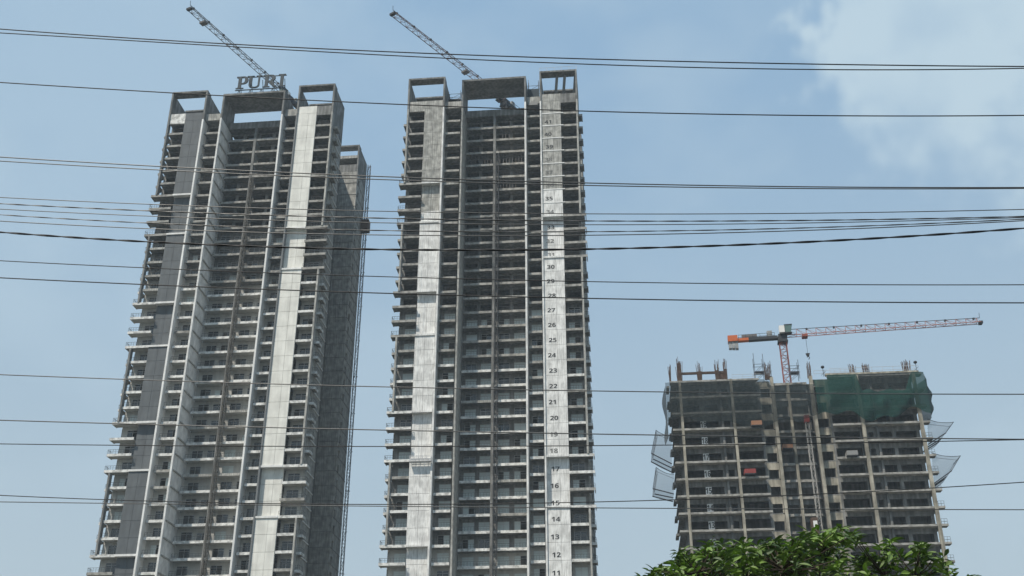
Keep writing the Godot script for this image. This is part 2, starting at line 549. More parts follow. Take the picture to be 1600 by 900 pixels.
	for n in range(first, 43):
		var y: float = Y.call(n)
		bx(t, "rear_panel", 24.0, 36.4, y + 0.04, y + FH - 0.04, -24.05, -23.8, M["concrete_pale"])
		bx(t, "rear_panel", 36.42, 36.72, y + 0.04, y + FH - 0.04, -25.0, -23.8, M["concrete_pale"])
		bx(t, "rear_panel", 36.42, 36.72, y + 0.04, y + FH - 0.04, -32.0, -26.2, M["concrete_pale"])
		bx(t, "rear_panel", 36.42, 36.72, y + 1.7, y + FH - 0.04, -26.19, -25.01, M["concrete_pale"])
		bx(t, "rear_ledge", 24.0, 36.80, y - 0.035, y + 0.035, -31.95, -23.73, M["concrete"])
	bx(t, "rear_block", 0.2, 36.0, 0, roof, -31.8, -24.4, M["concrete"])
	bx(t, "rear_block", 0.2, 36.4, 0, ybase, -31.9, -24.0, M["concrete"])
	bx(t, "rear_panel", 24.0, 36.4, roof, roof + 1.95, -24.05, -23.8, M["concrete"])
	bx(t, "rear_roof", 24.36, 36.41, roof + 3.75, roof + 4.5, -31.6, -23.8, M["concrete_pale"])
	bx(t, "rear_block", 24.36, 36.0, roof + 0.01, roof + 3.74, -31.6, -28.0, M["concrete"])
	bx(t, "rear_frame_fin", 36.42, 36.75, roof, R + tops[2] - 0.4, -32.0, -23.8, M["concrete"])
	bx(t, "rear_frame_fin", 24.0, 24.35, roof, R + tops[2] - 0.4, -32.0, -24.2, M["concrete"])
	bx(t, "rear_frame_beam", 24.0, 36.75, R + tops[2] - 0.4, R + tops[2], -25.8, -23.8, M["concrete"])
	for x in [3.5, 7.84, 28.78, 33.14]:  # partitions added inside to darken the rooms behind the openings
		bx(t, "added_partition", x, x + 0.2, ybase, roof - 0.02, -8.29, -2.82, M["concrete"])
	for x in [15.35, 18.42, 22.15]:  # the same added room-darkening partitions behind the recessed middle bays
		bx(t, "added_partition", x, x + 0.2, ybase, roof - 0.02, -8.29, -6.42, M["concrete"])
	# --- storeys below the ones in view, kept plain
	var low := MB.new()
	low.box(0.3, 7.74, 0, ybase, -8.2, -1.2)
	low.box(8.11, 11.84, 0, ybase, -8.2, -2.6)
	low.box(12.21, 25.39, 0, ybase, -8.2, -6.2)
	low.box(25.76, 28.69, 0, ybase, -8.2, -2.6)
	low.box(29.01, 36.4, 0, ybase, -8.2, -1.2)
	part(t, "lower_storeys", low.mesh(), M["concrete"])
	return t

# ---------------------------------------------------------------- third tower
func raw_tower(at: Vector3) -> Node3D:
	var t := thing("unfinished_tower", "lower concrete tower under construction with green and dark netting on its top storeys", "building", at)
	var h := 3.125
	var deck := 77.9
	var storeys := 12
	var fp := MB.new()
	fp.box(0.2, 18.4, -0.2, 0.0, -16.0, -1.45)
	fp.box(18.41, 26.19, -0.2, 0.0, -16.0, -3.6)
	fp.box(26.2, 45.0, -0.2, 0.0, -16.0, -1.45)
	var plate := fp.mesh()
	var ends := MB.new()     # balcony slabs with splayed ends, by section
	ends.hexa([Vector3(0, -0.22, 0), Vector3(4.9, -0.22, 0), Vector3(4.3, -0.22, -1.4), Vector3(0, -0.22, -1.4), Vector3(0, 0.16, 0), Vector3(4.9, 0.16, 0), Vector3(4.3, 0.16, -1.4), Vector3(0, 0.16, -1.4)])
	var slab_r := ends.mesh()
	ends = MB.new()
	ends.hexa([Vector3(0, -0.22, 0), Vector3(5.1, -0.22, 0), Vector3(5.1, -0.22, -1.4), Vector3(0.6, -0.22, -1.4), Vector3(0, 0.16, 0), Vector3(5.1, 0.16, 0), Vector3(5.1, 0.16, -1.4), Vector3(0.6, 0.16, -1.4)])
	var slab_l := ends.mesh()
	for k in range(0, storeys + 1):
		var y := deck - h * k
		var c: Material = M["concrete"]
		part(t, "floor_slab", plate, M["concrete"], Vector3(0, y, 0))
		# slab edges
		bx(t, "balcony", 0.0, 11.03, y - 0.22, y + 0.16, -1.44, 0.0, M["fascia_raw"])
		part(t, "balcony", slab_r, M["fascia_raw"], Vector3(11.52, y, 0))
		part(t, "balcony", slab_l, M["fascia_raw"], Vector3(28.72, y, 0))
		bx(t, "balcony", 34.47, 45.9, y - 0.22, y + 0.16, -1.44, 0.0, M["fascia_raw"])
		bx(t, "balcony", 19.07, 21.83, y - 0.25, y + 0.2, -3.59, -3.1, M["fascia_raw"])
		bx(t, "balcony", 22.32, 25.58, y - 0.25, y + 0.2, -3.59, -3.1, M["fascia_raw"])
		bx(t, "side_balcony", -0.55, -0.01, y - 0.22, y + 0.16, -6.0, -2.5, M["concrete"])
		if k == 0:
			continue
		# outer walls with their openings
		var wh := h - 0.22
		part(t, "wall_panel", wall_mesh(9.5, wh, [[0.5, 3.65, 0.0, 1.95], [4.75, 7.0, 0.0, 1.95], [8.05, 9.1, 0.6, 1.9]]), c, Vector3(1.5, y + 0.005, -1.46))
		part(t, "wall_panel", wall_mesh(5.0, wh, [[0.15, 4.6, 0.0, 2.2]]), M["concrete"], Vector3(11.5, y + 0.005, -1.46))
		part(t, "wall_panel", wall_mesh(2.1, wh, [[0.15, 1.95, 0.0, 1.65]]), M["concrete_warm"], Vector3(16.5, y + 0.005, -1.46))
		part(t, "wall_panel", wall_mesh(2.78, wh, [[0.12, 2.6, 0.0, 1.95]]), c, Vector3(19.06, y + 0.005, -3.62))
		part(t, "wall_panel", wall_mesh(3.28, wh, [[0.12, 3.1, 0.0, 1.95]]), c, Vector3(22.31, y + 0.005, -3.62))
		part(t, "wall_panel", wall_mesh(2.45, wh, [[0.15, 2.25, 0.0, 1.65]]), M["concrete_warm"], Vector3(26.21, y + 0.005, -1.46))
		part(t, "wall_panel", wall_mesh(5.15, wh, [[0.4, 4.95, 0.0, 2.2]]), M["concrete"], Vector3(28.68, y + 0.005, -1.46))
		part(t, "wall_panel", wall_mesh(9.7, wh, [[0.65, 1.5, 0.6, 1.9], [2.5, 4.8, 0.0, 1.95], [5.5, 9.1, 0.0, 1.95]]), c, Vector3(34.47, y + 0.005, -1.46))
		# party walls of the recesses and the flanks
		bx(t, "flank_wall", 18.42, 18.62, y, y + wh, -3.6, -1.68, M["concrete"])
		bx(t, "flank_wall", 26.0, 26.19, y, y + wh, -3.6, -1.68, M["concrete"])
		bx(t, "flank_wall", 1.3, 1.49, y, y + wh, -16, -1.7, M["concrete"])
		bx(t, "flank_wall", 44.2, 44.4, y, y + wh, -16, -4.0, M["concrete"])
		for x in [9.02, 36.5]:
			bx(t, "pier", x, x + 0.4, y + 0.165, y + wh, -1.3, -0.9, M["concrete"])
		if k > 2:
			for r in [[0.1, 10.8], [34.6, 11.2]]:
				if rng.randf() < 0.8:
					bx(t, "guard_rail", r[0], r[0] + r[1], y + 0.62, y + 0.65, -0.5, -0.47, M["rail_metal"])
			# guard at the right-hand end of each slab
			var g := MB.new()
			for i in 3:
				g.box(0.5 * i, 0.5 * i + 0.04, 0.16, 1.1, -0.15, -0.11)
			g.box(0, 1.04, 1.06, 1.1, -0.15, -0.11)
			g.box(0, 1.04, 0.6, 0.63, -0.15, -0.11)
			if not cache.has("guard_end"):
				cache["guard_end"] = g.mesh()
			part(t, "guard_rail", cache["guard_end"], M["rail_metal"], Vector3(44.8, y, 0))
	# storey numbers on the piers
	for q in [[3, "19"], [4, "18"], [5, "17"], [6, "16"], [7, "15"], [8, "14"], [9, "13"], [10, "12"]]:
		var y: float = deck - h * q[0]
		bx(t, "number_board", 5.18, 6.24, y + 0.2, y + 1.95, -1.455, -1.40, M["white_paint"])
		var o := part(t, "storey_number", text_mesh(q[1], 1.05, 0.03), M["number_paint"], Vector3(5.71, y + 1.22, -1.385))
		o.scale.x = 0.72
	for x in [[1.6, 0.45, 0.06], [11.04, 0.46, 0.06], [18.5, 0.55, 0.06], [21.85, 0.45, -3.0], [25.6, 0.59, 0.06], [33.86, 0.6, 0.06], [44.1, 0.6, 0.06]]:
		bx(t, "column", x[0], x[0] + x[1], 0, deck + 0.2, x[2] - 0.6, x[2], M["concrete_warm"])
	bx(t, "core_wall", 2.0, 44.0, 0, deck - 0.3, -15.5, -5.5, M["concrete"])
	for x in [5.6, 11.2, 16.6, 28.4, 34.1, 39.5]:  # partitions added inside the open storeys here too
		bx(t, "added_partition", x, x + 0.2, 0, deck - 0.25, -5.49, -1.68, M["concrete"])
	bx(t, "lower_storeys", 1.5, 44.2, 0, deck - h * storeys - 0.3, -16, -1.5, M["concrete"])
	# deck: formwork at the left end
	for f in [[1.6, 0.75, 4.0], [5.3, 0.8, 2.2], [8.7, 0.55, 2.3], [10.3, 0.45, 2.5]]:
		bx(t, "formwork", f[0], f[0] + f[1], deck + 0.165, deck + f[2], -1.3, -0.7, M["formwork_wood"])
	bx(t, "formwork", 2.36, 10.74, deck + 1.75, deck + 2.15, -1.2, -0.8, M["formwork_wood"])
	bx(t, "formwork", 9.26, 10.29, deck + 0.165, deck + 1.745, -1.15, -0.85, M["formwork_wood"])
	var gr := MB.new()
	for q in [[2.4, 9.2, 0.7, -1.9], [11.6, 17.0, 1.0, -0.3], [26.6, 34.0, 1.15, -0.2], [29.5, 45.5, 1.35, 0.1]]:
		gr.box(q[0], q[1], q[2], q[2] + 0.05, q[3] - 0.05, q[3])
		gr.box(q[0], q[1], q[2] * 0.5, q[2] * 0.5 + 0.04, q[3] - 0.05, q[3])
		var x: float = q[0]
		while x < q[1]:
			gr.box(x, x + 0.05, 0.1, q[2], q[3] - 0.05, q[3])
			x += 1.9
	part(t, "deck_railing", gr.mesh(), M["rail_pale"], Vector3(0, deck + 0.1, 0))
	bx(t, "deck_edge", 28.6, 45.4, deck + 0.165, deck + 0.5, -0.6, 0.12, M["concrete_warm"])
	return t

# ---------------------------------------------------------------- site equipment
# flat-top tower crane: jib along local +x, mast down local -y; origin at the slewing ring
func tower_crane(label: String, at: Vector3, turn: float, jib: float, mast_down: float, pal: Dictionary, big: bool) -> Node3D:
	var t := thing("tower_crane", label, "crane", at, "tower cranes", turn)
	var b := MB.new()
	b.mast(0, 0, -mast_down, -0.4, 1.35, 1.35, 0.15, 0.08)
	part(t, "mast", b.mesh(), M[pal.mast])
	b = MB.new()
	b.box(-0.9, 0.9, -0.4, 0.35, -0.9, 0.9)
	b.box(-1.0, 1.0, -0.75, -0.45, -1.0, 1.0)
	b.box(-0.75, 0.95, 0.35, 1.0, -0.7, 0.7)
	part(t, "slewing_unit", b.mesh(), M["crane_dark"])
	# jib: two bottom chords and one top chord
	b = MB.new()
	var x := 1.0
	var y0 := 0.65
	var hw := 0.62
	var seg := 1.9
	var i := 0
	var ht := 1.45
	b.bar(Vector3(x, y0, hw), Vector3(jib, y0, hw), 0.11)
	b.bar(Vector3(x, y0, -hw), Vector3(jib, y0, -hw), 0.11)
	while x < jib - 0.2:
		var e := minf(x + seg, jib)
		var h0 := ht * lerpf(1.0, 0.72, x / jib)
		b.bar(Vector3(x, y0, hw), Vector3(x, y0, -hw), 0.07)
		b.bar(Vector3(x, y0, hw if i % 2 else -hw), Vector3(e, y0, -hw if i % 2 else hw), 0.06)
		for z in [hw, -hw]:
			b.bar(Vector3(x, y0, z), Vector3(x, y0 + h0, 0), 0.055)
			b.bar(Vector3(x, y0 + h0, 0), Vector3(e, y0, z), 0.055)
		x = e
		i += 1
	part(t, "jib", b.mesh(), M[pal.jib])
	b = MB.new()
	b.bar(Vector3(1.0, y0 + ht, 0), Vector3(jib, y0 + ht * 0.72, 0), 0.10)
	part(t, "jib_top_chord", b.mesh(), M["crane_dark"] if big else M[pal.jib])
	b = MB.new()
	b.box(jib - 0.3, jib + 0.35, y0 - 0.25, y0 + 0.2, -hw, hw)
	part(t, "jib_end", b.mesh(), M["crane_dark"])
	for k in 7:
		var lx := jib * (0.13 + 0.14 * k)
		var ly := y0 + ht * lerpf(1.0, 0.72, lx / jib)
		b = MB.new()
		b.box(lx - 0.17, lx + 0.17, ly - 0.30, ly + 0.06, -0.2, 0.2)
		part(t, "jib_lamp", b.mesh(), M["crane_dark"])
	b = MB.new()
	b.bar(Vector3(jib, y0 + ht * 0.7, 0), Vector3(jib + 0.1, y0 + ht * 0.7 + 1.1, 0), 0.07)
	part(t, "aerial", b.mesh(), M["crane_dark"])
	# counter jib
	b = MB.new()
	b.box(-6.6, -0.9, 0.15, 0.75, -0.6, 0.6)
	part(t, "counter_jib", b.mesh(), M["crane_dark"])
	b = MB.new()
	b.box(-8.74, -6.61, 0.18, 0.72, -0.58, 0.58)
	part(t, "counter_jib", b.mesh(), M[pal.counter])
	b = MB.new()
	for z in [-0.62, 0.62]:
		b.box(-8.6, -1.4, 1.35, 1.41, z - 0.03, z + 0.03)
		for k in 6:
			b.box(-8.6 + 1.42 * k, -8.54 + 1.42 * k, 0.75, 1.35, z - 0.03, z + 0.03)
	part(t, "walkway_rail", b.mesh(), M["crane_dark"])
	b = MB.new()
	b.box(-7.9, -4.9, 0.76, 1.5, -0.4, 0.4)
	part(t, "winch", b.mesh(), M["crane_grey"])
	b = MB.new()
	b.box(-2.9, -1.9, 0.76, 1.95, -0.45, 0.45)
	part(t, "switch_cabinet", b.mesh(), M["weight_concrete"])
	b = MB.new()
	b.box(-10.7, -8.75, 0.1, 1.35, -0.85, 0.85)
	part(t, "counterweight_frame", b.mesh(), M[pal.counter])
	for k in 3:
		b = MB.new()
		b.hexa([Vector3(-10.6 + 0.65 * k, -1.25 - 0.06 * k, 0.6), Vector3(-10.03 + 0.65 * k, -1.3 - 0.06 * k, 0.6), Vector3(-10.03 + 0.65 * k, -1.3 - 0.06 * k, -0.6), Vector3(-10.6 + 0.65 * k, -1.25 - 0.06 * k, -0.6),
			Vector3(-10.6 + 0.65 * k, 0.09, 0.6), Vector3(-10.03 + 0.65 * k, 0.09, 0.6), Vector3(-10.03 + 0.65 * k, 0.09, -0.6), Vector3(-10.6 + 0.65 * k, 0.09, -0.6)])
		part(t, "counterweight", b.mesh(), M["weight_concrete"])
	# cab beside the jib root
	b = MB.new()
	b.box(-0.5, 0.55, 1.0, 2.45, 0.1, 1.5)
	part(t, "machine_house", b.mesh(), M["crane_white"])
	b = MB.new()
	b.hexa([Vector3(0.56, 0.9, 1.5), Vector3(1.75, 0.9, 1.5), Vector3(1.75, 0.9, 0.2), Vector3(0.56, 0.9, 0.2), Vector3(0.56, 2.5, 1.5), Vector3(2.0, 2.5, 1.5), Vector3(2.0, 2.5, 0.2), Vector3(0.56, 2.5, 0.2)])
	var cab := part(t, "cab", b.mesh(), M["cab_glass"])
	b = MB.new()
	b.box(0.5, 2.06, 2.5, 2.62, 0.12, 1.58)
	b.box(0.5, 1.9, 0.78, 0.9, 0.12, 1.58)
	b.box(0.55, 0.63, 0.9, 2.5, 1.5, 1.56)
	part(cab, "cab_frame", b.mesh(), M["crane_dark"])
	# trolley and hook
	var tx: float = pal.trolley
	b = MB.new()
	b.box(tx - 0.55, tx + 0.55, y0 - 0.55, y0 - 0.1, -0.75, 0.75)
	part(t, "trolley", b.mesh(), M["crane_red"] if big else M["crane_grey"])
	var drop: float = pal.drop
	if drop > 0.0:
		b = MB.new()
		for z in [-0.2, 0.2]:
			b.bar(Vector3(tx + 0.15, y0 - 0.5, z), Vector3(tx + 0.15, y0 - drop, z), 0.03)
		part(t, "hoist_rope", b.mesh(), M["crane_dark"])
		b = MB.new()
		b.hexa([Vector3(tx - 0.1, y0 - drop - 0.55, 0.16), Vector3(tx + 0.4, y0 - drop - 0.55, 0.16), Vector3(tx + 0.4, y0 - drop - 0.55, -0.16), Vector3(tx - 0.1, y0 - drop - 0.55, -0.16), Vector3(tx - 0.25, y0 - drop, 0.2), Vector3(tx + 0.55, y0 - drop, 0.2), Vector3(tx + 0.55, y0 - drop, -0.2), Vector3(tx - 0.25, y0 - drop, -0.2)])
		var pts := []
		for k in 9:
			var a := -PI * 0.5 + PI * 1.35 * k / 8.0
			pts.append(Vector3(tx + 0.15 + 0.24 * cos(a), y0 - drop - 0.95 + 0.28 * sin(a), 0))
		b.tube(pts, 0.08, 6)
		part(t, "hook_block", b.mesh(), M["crane_dark"])
	return t

func hoist_mast(label: String, at: Vector3, top: float, m: String, ties: int) -> Node3D:
	var t := thing("hoist_mast", label, "hoist", at, "construction hoist masts")
	var b := MB.new()
	b.mast(0, 0, 0, top, 0.62, 1.5, 0.09, 0.06)
	part(t, "mast", b.mesh(), M[m])
	for k in ties:
		var y := top * (0.16 + 0.82 * k / ties)
		for x in [-0.3, 0.3]:
			bx(t, "wall_tie", x - 0.05, x + 0.05, y - 0.05, y + 0.05, -1.0, -0.3, M[m])
	return t

func scaffold(label: String, at: Vector3, w: float, d: float, h: float, lift: float) -> void:
	var t := thing("scaffold_tower", label, "scaffold", at, "scaffold towers on the roofs")
	var b := MB.new()
	for x in [0.0, w]:
		for z in [0.0, -d]:
			b.bar(Vector3(x, 0, z), Vector3(x, h + rng.randf() * 0.9, z), 0.09)
	part(t, "standard", b.mesh(), M["scaffold_steel"])
	b = MB.new()
	var y := lift
	while y < h:
		for z in [0.0, -d]:
			b.bar(Vector3(-0.2, y, z), Vector3(w + 0.2, y, z), 0.07)
			b.bar(Vector3(0, y - lift, z), Vector3(w, y, z), 0.06)
		for x in [0.0, w]:
			b.bar(Vector3(x, y, 0.1), Vector3(x, y, -d - 0.1), 0.07)
		y += lift
	part(t, "ledger", b.mesh(), M["scaffold_steel"])
	bx(t, "platform", -0.05, w + 0.05, lift * 1.02 + 0.05, lift * 1.02 + 0.17, -d, 0.0, M["crane_dark"])

func rebar(label: String, at: Vector3, w: float, h: float, count: int) -> void:
	var b := MB.new()
	for i in count:
		var x := w * (i + 0.5) / count - w * 0.5
		var z := -0.25 if i % 2 else 0.25
		b.bar(Vector3(x, 0, z), Vector3(x + rng.randf_range(-0.25, 0.25), h * rng.randf_range(0.62, 1.0), z + rng.randf_range(-0.15, 0.15)), 0.07)
	for k in 4:
		var y := h * (0.1 + 0.12 * k)
		b.bar(Vector3(-w * 0.5, y, 0.27), Vector3(w * 0.5, y, 0.27), 0.045)
	var o := part(self, numbered("column_rebar"), b.mesh(), M["rust_steel"], at)
	tag(o, label, "rebar", "rebar standing on the deck of the unfinished tower")

# a hung sheet: grid of points from a function (u, v) -> Vector3, given thickness
func sheet(f: Callable, nu: int, nv: int) -> Mesh:
	var b := MB.new()
	for i in nu:
		for j in nv:
			var a: Vector3 = f.call(float(i) / nu, float(j) / nv)
			var c: Vector3 = f.call(float(i + 1) / nu, float(j) / nv)
			var d: Vector3 = f.call(float(i + 1) / nu, float(j + 1) / nv)
			var e: Vector3 = f.call(float(i) / nu, float(j + 1) / nv)
			b.quad(a, e, d, c)
	return b.mesh()

# bag of netting hung off the flank; corners in (x, y): at the wall above, outer top, outer tip, at the wall below
func catch_net(label: String, at: Vector3, c: Array, span: float) -> void:
	var t := thing("safety_net", label, "net", at, "catch nets on the flanks of the unfinished tower")
	var p := []
	for q in c:
		p.append(Vector3(q[0], q[1], 0))
	var back := Vector3(0, 0, -span)
	var side := func(u: float, v: float) -> Vector3:
		var a: Vector3 = p[0].lerp(p[1], u) + Vector3(0, -0.35 * sin(PI * u), 0)
		var e: Vector3 = p[3].lerp(p[2], u) + Vector3(0, -0.25 * sin(PI * u), 0)
		return a.lerp(e, v) + Vector3(0, 0, 0.3 * sin(PI * u) * sin(PI * v) + 0.05 * sin(13.0 * u + 9.0 * v))
	part(t, "net", sheet(side, 8, 8), M["grey_net"])
	var under := func(u: float, v: float) -> Vector3:
		var a: Vector3 = p[3].lerp(p[2], u) + Vector3(0, -0.25 * sin(PI * u) - 0.5 * sin(PI * v) * sin(PI * u), 0)
		return a + back * v
	part(t, "net", sheet(under, 8, 8), M["grey_net"])
	var outer := func(u: float, v: float) -> Vector3:
		var a: Vector3 = p[1].lerp(p[2], u)
		return a + back * v + Vector3((p[3].x - p[2].x) * 0.10 * sin(PI * v), -0.3 * sin(PI * v), 0)
	part(t, "net", sheet(outer, 6, 8), M["grey_net"])
	for v in [0.0, 0.5, 1.0]:
		var b := MB.new()
		b.bar(p[3] + back * v, p[2] + back * v + Vector3((p[3].x - p[2].x) * 0.10 * sin(PI * v), -0.3 * sin(PI * v), 0), 0.17)
		part(t, "outrigger", b.mesh(), M["crane_dark"])
	var e := MB.new()
	for k in 8:
		e.bar(side.call(k / 8.0, 0.0), side.call((k + 1) / 8.0, 0.0), 0.07)
	e.bar(p[1], p[2], 0.07)
	e.bar(p[1], p[1] + back, 0.07)
	e.bar(p[0] + back * 0.5, p[1] + back * 0.5, 0.05)
	part(t, "edge_rope", e.mesh(), M["crane_dark"])

func loading_platform(label: String, at: Vector3, w: float, sheet_mat: String) -> void:
	var t := thing("loading_platform", label, "platform", at, "loading platforms hung out of the unfinished tower")
	bx(t, "deck", -w * 0.5, w * 0.5, 0.0, 0.14, -1.6, 0.9, M["crane_dark"])
	bx(t, "front_board", -w * 0.5, w * 0.5, 0.145, 0.95, 0.82, 0.9, M[sheet_mat])
	bx(t, "side_board", -w * 0.5, -w * 0.5 + 0.07, 0.145, 0.9, -1.0, 0.81, M[sheet_mat])
	bx(t, "side_board", w * 0.5 - 0.07, w * 0.5, 0.145, 0.9, -1.0, 0.81, M[sheet_mat])

func floodlight(label: String, at: Vector3) -> void:
	var t := thing("floodlight", label, "floodlight", at, "floodlights on the deck edge")
	var b := MB.new()
	b.bar(Vector3.ZERO, Vector3(0, 1.7, 0), 0.08)
	b.bar(Vector3(-0.45, 0.2, 0), Vector3(0.45, 1.0, 0), 0.06)
	part(t, "post", b.mesh(), M["rail_metal"])
	var s := SphereMesh.new()
	s.radius = 0.34
	s.height = 0.56
	s.radial_segments = 12
	s.rings = 6
	part(t, "lamp_head", s, M["crane_dark"], Vector3(0, 1.85, 0))

# ---------------------------------------------------------------- vegetation
func leaf_mesh(l: float, w: float) -> ArrayMesh:
	# stalk at the origin, blade along +x, folded along the midrib and drooping to the tip
	var b := MB.new()
	var rib := []
	var wid := [0.05, 0.62, 1.0, 0.78, 0.03]
	for i in 5:
		var u := i / 4.0
		rib.append(Vector3(l * u, -0.28 * l * u * u, 0))
	for i in 4:
		for s in [-1.0, 1.0]:
			var a: Vector3 = rib[i] + Vector3(0, 0.22 * w * wid[i], s * w * 0.5 * wid[i])
			var c: Vector3 = rib[i + 1] + Vector3(0, 0.22 * w * wid[i + 1], s * w * 0.5 * wid[i + 1])
			if s > 0:
				b.quad(rib[i], rib[i + 1], c, a)
			else:
				b.quad(rib[i], a, c, rib[i + 1])
	return b.mesh()

func tree(at: Vector3) -> void:
	var t := thing("broadleaf_tree", "leafy green tree top rising in front of the unfinished tower", "tree", at)
	var r := RandomNumberGenerator.new()
	r.seed = 77
	var limbs := MB.new()
	limbs.tube([Vector3(0, -0.05, 0), Vector3(0.06, 1.0, 0.03), Vector3(-0.04, 2.1, 0.0), Vector3(0.05, 2.9, 0.05)], 0.17, 10, 0.11)
	part(t, "trunk", limbs.mesh(), M["bark"])
	# crown height above the ground along x (uneven outline), depth half-width 1.7
	var outline := [[-2.62, 4.70], [-2.3, 4.85], [-1.85, 5.20], [-1.45, 5.38], [-1.0, 5.34], [-0.55, 5.38], [-0.1, 5.36], [0.2, 5.50], [0.6, 5.50], [0.9, 5.20], [1.25, 5.34], [1.6, 5.12], [1.9, 4.92], [2.25, 4.70]]
	var height := func(x: float) -> float:
		for i in outline.size() - 1:
			if x <= outline[i + 1][0]:
				return lerpf(outline[i][1], outline[i + 1][1], clampf((x - outline[i][0]) / (outline[i + 1][0] - outline[i][0]), 0, 1))
		return outline[-1][1]
	var tips := []
	# limbs from the trunk head, twigs from the limbs
	var wood := MB.new()
	var nodes := []
	for k in 13:
		var x := lerpf(-2.3, 2.15, k / 12.0) + r.randf_range(-0.1, 0.1)
		var z := r.randf_range(-1.2, 1.2)
		var end := Vector3(x, float(height.call(x)) - 0.4 - 0.2 * absf(z), z)
		var root := Vector3(0.02, r.randf_range(2.2, 2.9), 0.03)
		var mid := root.lerp(end, 0.55) + Vector3(r.randf_range(-0.12, 0.12), r.randf_range(-0.05, 0.22), r.randf_range(-0.12, 0.12))
		wood.tube([root, root.lerp(mid, 0.5) + Vector3(0, 0.06, 0), mid, mid.lerp(end, 0.55) + Vector3(0, 0.05, 0), end], 0.062, 7, 0.016)
		for q in 14:
			nodes.append(mid.lerp(end, q / 13.0) + Vector3(0, 0.05 * sin(q * 0.24), 0))
	for q in 560:
		var tx := r.randf_range(-2.62, 2.25)
		var tz := clampf(r.randfn(0.0, 0.75), -1.7, 1.7)
		var clump := sin(tx * 5.3 + 1.0) * 0.5 + sin(tx * 11.0 + tz * 3.0) * 0.5
		var top: float = float(height.call(tx)) - 0.14 * tz * tz
		var ty := top - absf(r.randfn(0.0, 0.40)) - 0.10 * maxf(0.0, -clump)
		if q % 3 == 0:
			ty = top - r.randf() * 0.10 - 0.16 * maxf(0.0, -clump)
		if tx > 0.65 and (r.randf() < 0.22 or sin(tx * 7.3 + tz * 2.0) < -0.75):
			continue
		var tip := Vector3(tx, ty, tz)
		var from: Vector3 = nodes[0]
		for nd in nodes:
			if tip.distance_to(nd) < tip.distance_to(from):
				from = nd
		wood.tube([from, from.lerp(tip, 0.5) + Vector3(0, -0.04, 0), tip], 0.010, 5, 0.004)
		tips.append(tip)
	part(t, "limbs", wood.mesh(), M["bark"])
	var shapes := [leaf_mesh(0.15, 0.052), leaf_mesh(0.125, 0.05), leaf_mesh(0.175, 0.055), leaf_mesh(0.10, 0.044)]
	# each twig ends in a whorl of leaves
	var all := []
	for tip in tips:
		var young: bool = r.randf() < 0.30
		var cnt := r.randi_range(9, 14)
		var lean := Vector3(r.randfn(0, 0.25), 1, r.randfn(0, 0.25)).normalized()
		for i in cnt:
			var an := TAU * (i / float(cnt)) * 1.9 + r.randf_range(-0.4, 0.4)
			var pitch := r.randf_range(-0.55, 0.75)
			var d := Vector3(cos(an) * cos(pitch), sin(pitch), sin(an) * cos(pitch))
			d = (d + lean * 0.15).normalized()
			var sd := d.cross(Vector3.UP).normalized()
			var roll := r.randfn(0, 0.5)
			var up := sd.cross(d).rotated(d, roll)
			var bas := Basis(d, up, d.cross(up)).scaled(Vector3.ONE * r.randf_range(0.8, 1.35))
			var pos: Vector3 = tip - lean * r.randf_range(0.0, 0.20) + d * 0.012
			var mt := "leaf_young" if young and r.randf() < 0.8 else ("leaf_mid" if r.randf() < 0.5 else "leaf_dark")
			all.append([Transform3D(bas, pos), r.randi_range(0, 3), mt, pos.z * 1.0 + pos.y * 1.6])
	all.sort_custom(func(a, b): return a[3] > b[3])
	var crown := MB.new()
	crown.tube([Vector3(0, 2.85, 0.05), Vector3(0.02, 3.3, 0.04), Vector3(0.05, 3.7, 0.0)], 0.1, 8, 0.05)
	var cr := part(t, "crown", crown.mesh(), M["bark"])
	for i in mini(290, all.size()):
		var o := part(cr, "leaf", shapes[all[i][1]], M[all[i][2]])
		o.transform = all[i][0]
	for mt in ["leaf_dark", "leaf_mid", "leaf_young"]:
		var st := SurfaceTool.new()
		st.begin(Mesh.PRIMITIVE_TRIANGLES)
		for i in range(290, all.size()):
			if all[i][2] == mt:
				st.append_from(shapes[all[i][1]], 0, all[i][0])
		var o := part(cr, "foliage", st.commit(), M[mt])
		o.set_meta("kind", "stuff")

# ---------------------------------------------------------------- overhead cables
func cable(label: String, z: float, c: Array, radius: float, twisted: bool, m: String) -> void:
	var b := MB.new()
	var x0 := -24.0
	var x1 := 17.0
	var steps := 420 if twisted else 90
	var strands := 2 if twisted else 1
	for s in strands:
		var pts := []
		for i in steps + 1:
			var x := lerpf(x0, x1, float(i) / steps)
			var y := 0.0
			var xp := 1.0
			for k in c:
				y += k * xp
				xp *= x
			var p := Vector3(x, y, z)
			if twisted:
				var a := x * 5.2 + PI * s
				p += Vector3(0, cos(a), sin(a)) * radius * 0.85
			pts.append(p)
		b.tube(pts, radius, 6)
	var o := part(self, numbered("power_cable"), b.mesh(), M[m])
	tag(o, label, "cable", "overhead cables crossing in front of the towers")

